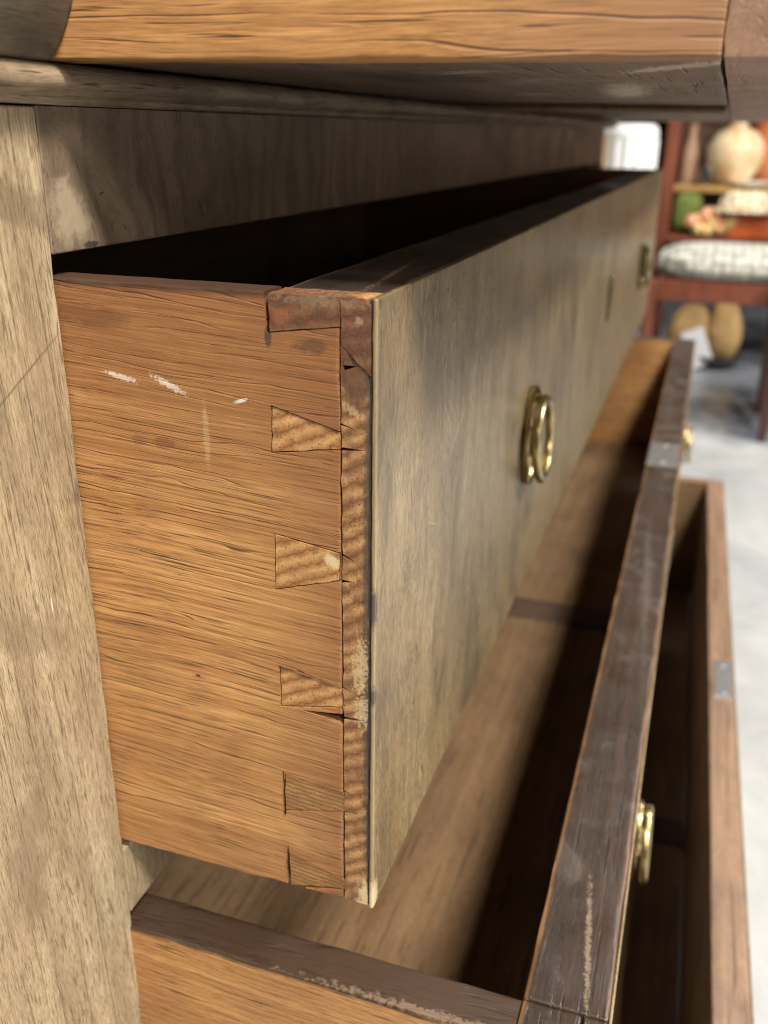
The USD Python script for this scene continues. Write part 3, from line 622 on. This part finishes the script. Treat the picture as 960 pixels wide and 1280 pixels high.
s3 -= to_m(prism_x([(0.0, H3 - 0.0113), (DF + 0.0003, H3 - 0.0113), (DF + 0.0003, H3 + 0.01), (0.0, H3 + 0.01)], -0.01, 0.03))
put(d3, 'side', trimesh.Trimesh(*meshkit.arrays(s3)[:2]), oak_lower, label='oak near side with dark worn top edge')
drawer_shell(d3, H3, 0.0175, DF + 0.0003, 0.56, brown_front, oak_lower, 0.010, 140, near_side=False)
ring_pull(d3, 0.253, H3 - 0.117)
ring_pull(d3, 0.985, H3 - 0.085)
escutcheon(d3, 0.62, H3 - 0.08)
lock_plate(d3, 0.66, 0.003, 0.0307, H3)

# ------------------------------------------------------------------ fourth drawer
H4 = 0.205
d4 = thing('drawer', 'lowest drawer in view with paler brown rim and steel lock plate', 'drawer', (0.0, -0.168, -0.455 - H4), (0, 0, 0.0250), GROUP)
p4 = put(d4, 'front', board((0.0178, 0.0012, 0.0), (W - 0.004, 0.0245, H4), r=0.0014, res=0.006, amp=0.00018, seed=150, wear=0.8, wear_freq=60), tan_front)
put(p4, 'veneer', board((0.0, 0.0, -0.0004), (W - 0.0038, 0.00115, H4 - 0.0002), r=0.0005, res=0.012, seed=151), veneer_wood)
drawer_shell(d4, H4, 0.0175, 0.0248, 0.60, tan_front, oak_inside, 0.010, 160)
lock_plate(d4, 0.635, 0.003, 0.0200, H4)
ring_pull(d4, 0.253, H4 - 0.112)
ring_pull(d4, 0.985, H4 - 0.105)

# ------------------------------------------------------------------ upper drawer, seen from below
BZ = 0.0547
d1 = thing('drawer', 'uppermost drawer overhanging the others, its orange side and dark underside seen from below', 'drawer', (0.0004, 0.0, BZ), (0.0085, -LIFT / W, 0), GROUP)
HU = 0.125
JOINT = -0.0748
put(d1, 'side', board((0.0, JOINT, 0.0), (0.0150, 0.44, HU), r=0.0006, res=0.0035, amp=0.0003, seed=170, wear=1.0, wear_freq=60, freq=30), oak_upper, label='orange oak near side with long open grain')
fr = [(JOINT - 0.0006, 0.0), (JOINT - 0.0006, HU), (-0.105, HU), (-0.117, 0.118), (-0.125, 0.105), (-0.130, 0.085), (-0.131, 0.060), (-0.130, 0.040), (-0.127, 0.022), (-0.122, 0.009), (-0.116, 0.0012), (-0.114, 0.0)]
pu = rough_up(prism_x(fr, -0.0002, W - 0.005), 0.02, 0.0002, 60, 171)
tan_end = wood('tan_cushion_front', 0, (0.13, 0.072, 0.05), (0.26, 0.15, 0.10), (0.36, 0.22, 0.15), fine=(8, 120), blotch=(0.20, 0.125, 0.09), blotch_scale=20, bump=0.25)
put(d1, 'front', pu, tan_end, smooth=50)
put(d1, 'side', board((W - 0.020, JOINT, 0.0), (W - 0.005, 0.44, HU), r=0.001, res=0.02, seed=172), oak_upper)
put(d1, 'back', board((0.0152, 0.425, 0.006), (W - 0.0202, 0.44, HU - 0.01), r=0.001, res=0.03), oak_inside)
edges = [0.0153, 0.335, 0.655, 0.975, W - 0.0203]
for i in range(4):
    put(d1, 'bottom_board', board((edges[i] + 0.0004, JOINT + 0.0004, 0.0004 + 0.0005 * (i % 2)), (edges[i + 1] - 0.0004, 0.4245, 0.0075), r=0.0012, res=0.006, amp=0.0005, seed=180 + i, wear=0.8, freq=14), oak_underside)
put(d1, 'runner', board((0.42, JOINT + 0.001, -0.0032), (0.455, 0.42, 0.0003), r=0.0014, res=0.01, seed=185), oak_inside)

# ------------------------------------------------------------------ behind the chest: things of the shop
mahog = wood('red_mahogany', 2, (0.09, 0.025, 0.014), (0.19, 0.055, 0.028), (0.28, 0.09, 0.045), fine=(6, 60), rough=(0.28, 0.42), bump=0.1)
shelf_gold = wood('golden_shelf_wood', 1, (0.26, 0.14, 0.04), (0.42, 0.25, 0.08), (0.56, 0.36, 0.13), fine=(5, 80), rough=(0.3, 0.45), bump=0.1)
dark_mahog = wood('dark_mahogany', 2, (0.03, 0.012, 0.01), (0.06, 0.022, 0.016), (0.10, 0.04, 0.028), fine=(6, 60), rough=(0.25, 0.4), bump=0.1)
panel_brown = wood('brown_back_panel', 2, (0.06, 0.03, 0.018), (0.14, 0.07, 0.04), (0.24, 0.13, 0.075), fine=(4, 26), blotch=(0.26, 0.15, 0.09), blotch_scale=6, rough=(0.4, 0.6))
cream_glaze = plain('cream_glaze', (0.74, 0.66, 0.44), 0.3, scale=14, color2=(0.66, 0.42, 0.20), bump=0.05)
orange_glaze = plain('orange_glaze', (0.72, 0.20, 0.08), 0.35, scale=10, color2=(0.50, 0.20, 0.09))
white_glaze = plain('white_glaze', (0.82, 0.82, 0.80), 0.35, scale=6, var=0.08, bump=0.03)
buff_clay = plain('buff_clay', (0.45, 0.27, 0.17), 0.6, scale=20)
green_cloth = plain('moss_green_cloth', (0.16, 0.20, 0.035), 0.9, scale=60, var=0.5, bump=0.6, dist=0.004)
red_paint = plain('orange_red_lacquer', (0.62, 0.13, 0.035), 0.35, scale=10)
tan_sack = plain('tan_sacking', (0.62, 0.40, 0.17), 0.85, scale=90, color2=(0.48, 0.29, 0.11), bump=0.5, dist=0.003)
tag_white = plain('white_card', (0.86, 0.86, 0.87), 0.6, scale=20, var=0.05)
dark_glaze = plain('dark_glazed_dish', (0.05, 0.055, 0.055), 0.2, scale=20)
flower_mats = [plain('peach_petals', (0.72, 0.30, 0.18), 0.7, scale=40, color2=(0.75, 0.45, 0.22)), plain('yellow_petals', (0.74, 0.56, 0.22), 0.7, scale=40)]
glass = mat('clear_glass', {'p': ('principled_bsdf', {'base_color': (0.92, 0.96, 0.97), 'roughness': 0.03, 'transmission_weight': 1.0, 'ior': 1.45})}, [])


def woven(name, c1, c2, scale):
    return mat(name, {'tc': ('texture_coordinate', {}), 'v': ('voronoi_texture', {'scale': scale, 'randomness': 0.35, 'feature': 'f1'}),
                      'n': ('noise_texture', {'scale': 8.0, 'detail': 3.0}),
                      'r': ('rgb_ramp', {'ramp': [(0.10, c1), (0.32, c1), (0.62, c2)]}),
                      'iv': ('math', {'math_type': 'multiply', 'value2': -1.0}), 'b': ('bump', {'strength': 0.9, 'distance': 0.006}), 'p': ('principled_bsdf', {'roughness': 0.75})},
               [('tc.object', 'v.vector'), ('v.distance', 'r.fac'), ('r.color', 'p.base_color'), ('v.distance', 'iv.value1'), ('iv.value', 'b.height'), ('b.normal', 'p.normal')])


weave_grey = woven('woven_grey_cream', (0.58, 0.57, 0.49), (0.22, 0.22, 0.185), 36)
weave_cream = woven('woven_cream_straw', (0.85, 0.78, 0.60), (0.42, 0.30, 0.15), 34)

# white fluted pedestal
pd = thing('pedestal', 'white fluted pedestal column standing on the floor behind the chest', 'pedestal', (3.10, 0.232, FLOOR))
R0, HT = 0.090, 0.885
a = np.linspace(0, 2 * np.pi, 192, endpoint=False)
rad = R0 * (1 - 0.07 * np.abs(np.sin(a * 8)) ** 0.7)
sh = trimesh.creation.extrude_polygon(Polygon(np.column_stack([rad * np.cos(a), rad * np.sin(a)])), 0.80, engine='earcut'); sh.apply_translation((0, 0, 0.04))
put(pd, 'shaft', sh, white_glaze, smooth=40)
put(pd, 'base', lathe([(0, 0), (0.115, 0), (0.118, 0.006), (0.118, 0.024), (0.108, 0.032), (0.096, 0.0398), (0, 0.0398)], 64), white_glaze)
put(pd, 'cap', lathe([(0, 0.8402), (0.086, 0.8402), (0.088, 0.846), (0.088, 0.862), (0.082, 0.878), (0.068, HT), (0, HT)], 64), white_glaze)

# open display shelves
et = thing('display_shelves', 'red-brown open display shelves with a golden shelf behind the stool', 'shelves', (3.66, 0, FLOOR))
SZ = 0.68
for y0 in (0.108, -0.80):
    for x0 in (0.0, 0.36):
        put(et, 'post', board((x0, y0, 0.0), (x0 + 0.042, y0 + 0.045, 1.45), r=0.004, res=0.08), mahog)
put(et, 'shelf', board((-0.004, -0.754, SZ - 0.022), (0.40, 0.1075, SZ), r=0.003, res=0.08), shelf_gold)
put(et, 'shelf', board((-0.11, -0.754, 0.485), (0.40, 0.1075, 0.505), r=0.003, res=0.08), mahog)
put(et, 'shelf', board((0.0, -0.754, 1.05), (0.40, 0.1075, 1.072), r=0.003, res=0.08), mahog)
put(et, 'back_panel', board((0.404, -0.82, 0.48), (0.416, 0.16, 1.45), r=0.002, res=0.08), panel_brown)

S1 = FLOOR + SZ
vs = thing('vase', 'round cream vase with a warm brown shoulder on the golden shelf', 'vase', (3.80, -0.097, S1))
vp = [(0, 0.0), (0.045, 0.0), (0.05, 0.008), (0.078, 0.035), (0.098, 0.075), (0.104, 0.115), (0.097, 0.155), (0.075, 0.187), (0.045, 0.203), (0.032, 0.212), (0.030, 0.225), (0.036, 0.236), (0.030, 0.236), (0.024, 0.224), (0.0, 0.215)]
put(vs, 'body', lathe(vp, 64), cream_glaze, smooth=50)
vo = thing('vase', 'orange vase standing to the right of the round cream vase', 'vase', (3.90, -0.222, S1))
put(vo, 'body', lathe([(0, 0), (0.05, 0), (0.075, 0.05), (0.085, 0.13), (0.075, 0.21), (0.05, 0.26), (0.045, 0.29), (0.055, 0.31), (0.045, 0.31), (0.0, 0.28)], 48), orange_glaze, smooth=50)
bt = thing('bottle', 'slim buff pottery bottle at the left end of the golden shelf', 'bottle', (3.84, 0.065, S1))
put(bt, 'body', lathe([(0, 0), (0.027, 0), (0.030, 0.02), (0.030, 0.11), (0.024, 0.14), (0.013, 0.165), (0.012, 0.21), (0.015, 0.22), (0.0, 0.22)], 32), buff_clay, smooth=50)
fg = thing('figurine', 'small dark brown carved figurine between the bottle and the vase', 'figurine', (3.92, 0.01, S1))
put(fg, 'body', lathe([(0, 0), (0.035, 0), (0.036, 0.02), (0.024, 0.06), (0.03, 0.10), (0.026, 0.135), (0.012, 0.15), (0.02, 0.165), (0.021, 0.185), (0.01, 0.20), (0, 0.203)], 32), panel_brown, smooth=50)
gj = thing('glass_bowl', 'small clear glass bowl beside the round cream vase', 'bowl', (3.73, -0.005, S1))
put(gj, 'body', lathe([(0, 0.0), (0.018, 0.0), (0.03, 0.012), (0.036, 0.034), (0.031, 0.06), (0.024, 0.07), (0.021, 0.069), (0.028, 0.058), (0.032, 0.034), (0.026, 0.014), (0.0, 0.006)], 40), glass, smooth=50)
sc_ = thing('saucer', 'flat cream saucer at the front of the golden shelf', 'saucer', (3.71, -0.165, S1))
put(sc_, 'dish', lathe([(0, 0.0), (0.05, 0.0), (0.075, 0.012), (0.078, 0.018), (0.073, 0.017), (0.048, 0.006), (0, 0.005)], 48), white_glaze, smooth=40)
S2 = FLOOR + 0.505
gc = thing('cushion', 'moss green cushion leaning against the left post of the shelves', 'cushion', (3.74, 0.048, S2))
cu = trimesh.creation.icosphere(4, 1.0); v = cu.vertices
cu.vertices = np.sign(v) * np.abs(v) ** 0.6 * np.array([0.10, 0.055, 0.085]) + np.array([0, 0, 0.08])
put(gc, 'cover', cu, green_cloth, smooth=60)
bx_ = thing('box', 'orange-red lacquered box under the cream straw hat', 'box', (3.69, -0.205, S2))
put(bx_, 'body', board((-0.10, -0.13, 0), (0.10, 0.10, 0.07), r=0.006, res=0.03), red_paint)
put(bx_, 'lid', board((-0.103, -0.133, 0.0705), (0.103, 0.103, 0.085), r=0.004, res=0.03), red_paint)
ht = thing('straw_hat', 'cream woven straw hat lying on the orange-red box', 'hat', (3.665, -0.160, S2 + 0.0855))
put(ht, 'crown', lathe([(0, 0.078), (0.06, 0.075), (0.088, 0.055), (0.098, 0.02), (0.103, 0.0075), (0, 0.0075)], 48), weave_cream, smooth=50)
put(ht, 'brim', lathe([(0, 0.0005), (0.135, 0.001), (0.150, 0.010), (0.147, 0.014), (0.13, 0.007), (0, 0.007)], 48), weave_cream, smooth=50)
fl = thing('flower_bunch', 'bunch of peach and yellow cloth flowers in front of the orange-red box', 'flowers', (3.585, -0.045, S2))
for i in range(16):
    s = trimesh.creation.icosphere(2, 1.0); v = s.vertices
    rr = RNG.uniform(0.016, 0.026)
    s.vertices = v * rr * (1 + 0.3 * np.sin(np.arctan2(v[:, 1], v[:, 0]) * 5 + v[:, 2] * 3))[:, None]
    s.apply_translation((RNG.uniform(-0.02, 0.02), RNG.uniform(-0.075, 0.065), RNG.uniform(0.02, 0.075)))
    put(fl, 'flower', s, flower_mats[i % 2], smooth=60)

# stool with a woven seat
st = thing('stool', 'red-brown stool with a thick grey and cream woven seat', 'stool', (3.02, -0.175, FLOOR))
cu = trimesh.creation.icosphere(5, 1.0); v = cu.vertices
cu.vertices = np.sign(v) * np.abs(v) ** np.array([0.5, 0.5, 0.75]) * np.array([0.19, 0.272, 0.050]) + np.array([0, 0, 0.482])
put(st, 'seat', cu, weave_grey, smooth=60)
for lo, hi in (((-0.175, -0.258, 0.375), (-0.150, 0.258, 0.4375)), ((0.150, -0.258, 0.375), (0.175, 0.258, 0.4375)), ((-0.1495, -0.258, 0.375), (0.1495, -0.235, 0.4375)), ((-0.1495, 0.235, 0.375), (0.1495, 0.258, 0.4375))):
    put(st, 'apron', board(lo, hi, r=0.002, res=0.08), mahog)
for sx in (-0.185, 0.145):
    for sy in (-0.275, 0.2590):
        put(st, 'leg', board((sx, sy, 0.0), (sx + 0.038, sy + 0.030, 0.436), r=0.006, res=0.05), mahog)

# tan sack, its white tag and a dark dish on the floor
sk = thing('sack', 'tan lumpy sack on the floor beneath the woven stool', 'sack', (3.78, -0.06, FLOOR))
bags = []
for (y, rx, ry, h) in ((0.040, 0.09, 0.082, 0.225), (-0.085, 0.09, 0.066, 0.25)):
    s = trimesh.creation.icosphere(4, 1.0); v = s.vertices.copy()
    tz = (v[:, 2] + 1) / 2
    k = 1.0 + 0.16 * np.sin(np.pi * tz) - 0.10 * tz
    s.vertices = np.column_stack([np.sign(v[:, 0]) * np.abs(v[:, 0]) ** 0.62 * rx * k, np.sign(v[:, 1]) * np.abs(v[:, 1]) ** 0.62 * ry * k + y, tz * h])
    s.vertices += s.vertex_normals * (0.012 * (meshkit.fbm(s.vertices * 22, 3, 5) - 0.5))[:, None]
    bags.append(to_m(s))
put(sk, 'body', trimesh.Trimesh(*meshkit.arrays(bags[0] + bags[1])[:2]), tan_sack, smooth=60)
tg = thing('paper_tag', 'blank white paper tag leaning against the tan sack', 'tag', (3.60, -0.088, FLOOR))
tb = board((-0.0015, -0.042, 0), (0.0015, 0.042, 0.15), r=0.001, res=0.02)
tb.apply_transform(trimesh.transformations.rotation_matrix(-0.42, (1, 0, 0))); tb.apply_transform(trimesh.transformations.rotation_matrix(0.35, (0, 1, 0)))
tb.apply_translation((0, 0, -tb.bounds[0][2]))
put(tg, 'card', tb, tag_white)
ds = thing('dish', 'dark glazed dish on the floor in front of the tan sack', 'dish', (3.68, -0.135, FLOOR))
put(ds, 'bowl', lathe([(0, 0), (0.05, 0), (0.085, 0.025), (0.10, 0.05), (0.096, 0.051), (0.08, 0.030), (0.045, 0.008), (0, 0.007)], 48), dark_glaze, smooth=50)

# dark chair whose leg shows at the right edge
ch = thing('chair', 'dark mahogany chair of which one leg shows at the right edge', 'chair', (2.66, -0.465, FLOOR))
put(ch, 'seat', board((-0.02, -0.20, 0.43), (0.40, 0.205, 0.465), r=0.006, res=0.05), dark_mahog)
for sx in (0.0, 0.34):
    for sy in (-0.19, 0.165):
        leg = board((-0.019, -0.019, 0.0), (0.019, 0.019, 0.429), r=0.005, res=0.03)
        v = leg.vertices; k = 0.62 + 0.38 * v[:, 2] / 0.43
        leg.vertices = np.column_stack([v[:, 0] * k + sx + 0.02, v[:, 1] * k + sy + 0.019, v[:, 2]])
        put(ch, 'leg', leg, dark_mahog)
for sx in (0.0,):
    put(ch, 'backrest', board((0.375, -0.19, 0.466), (0.398, 0.19, 0.92), r=0.006, res=0.05), dark_mahog)
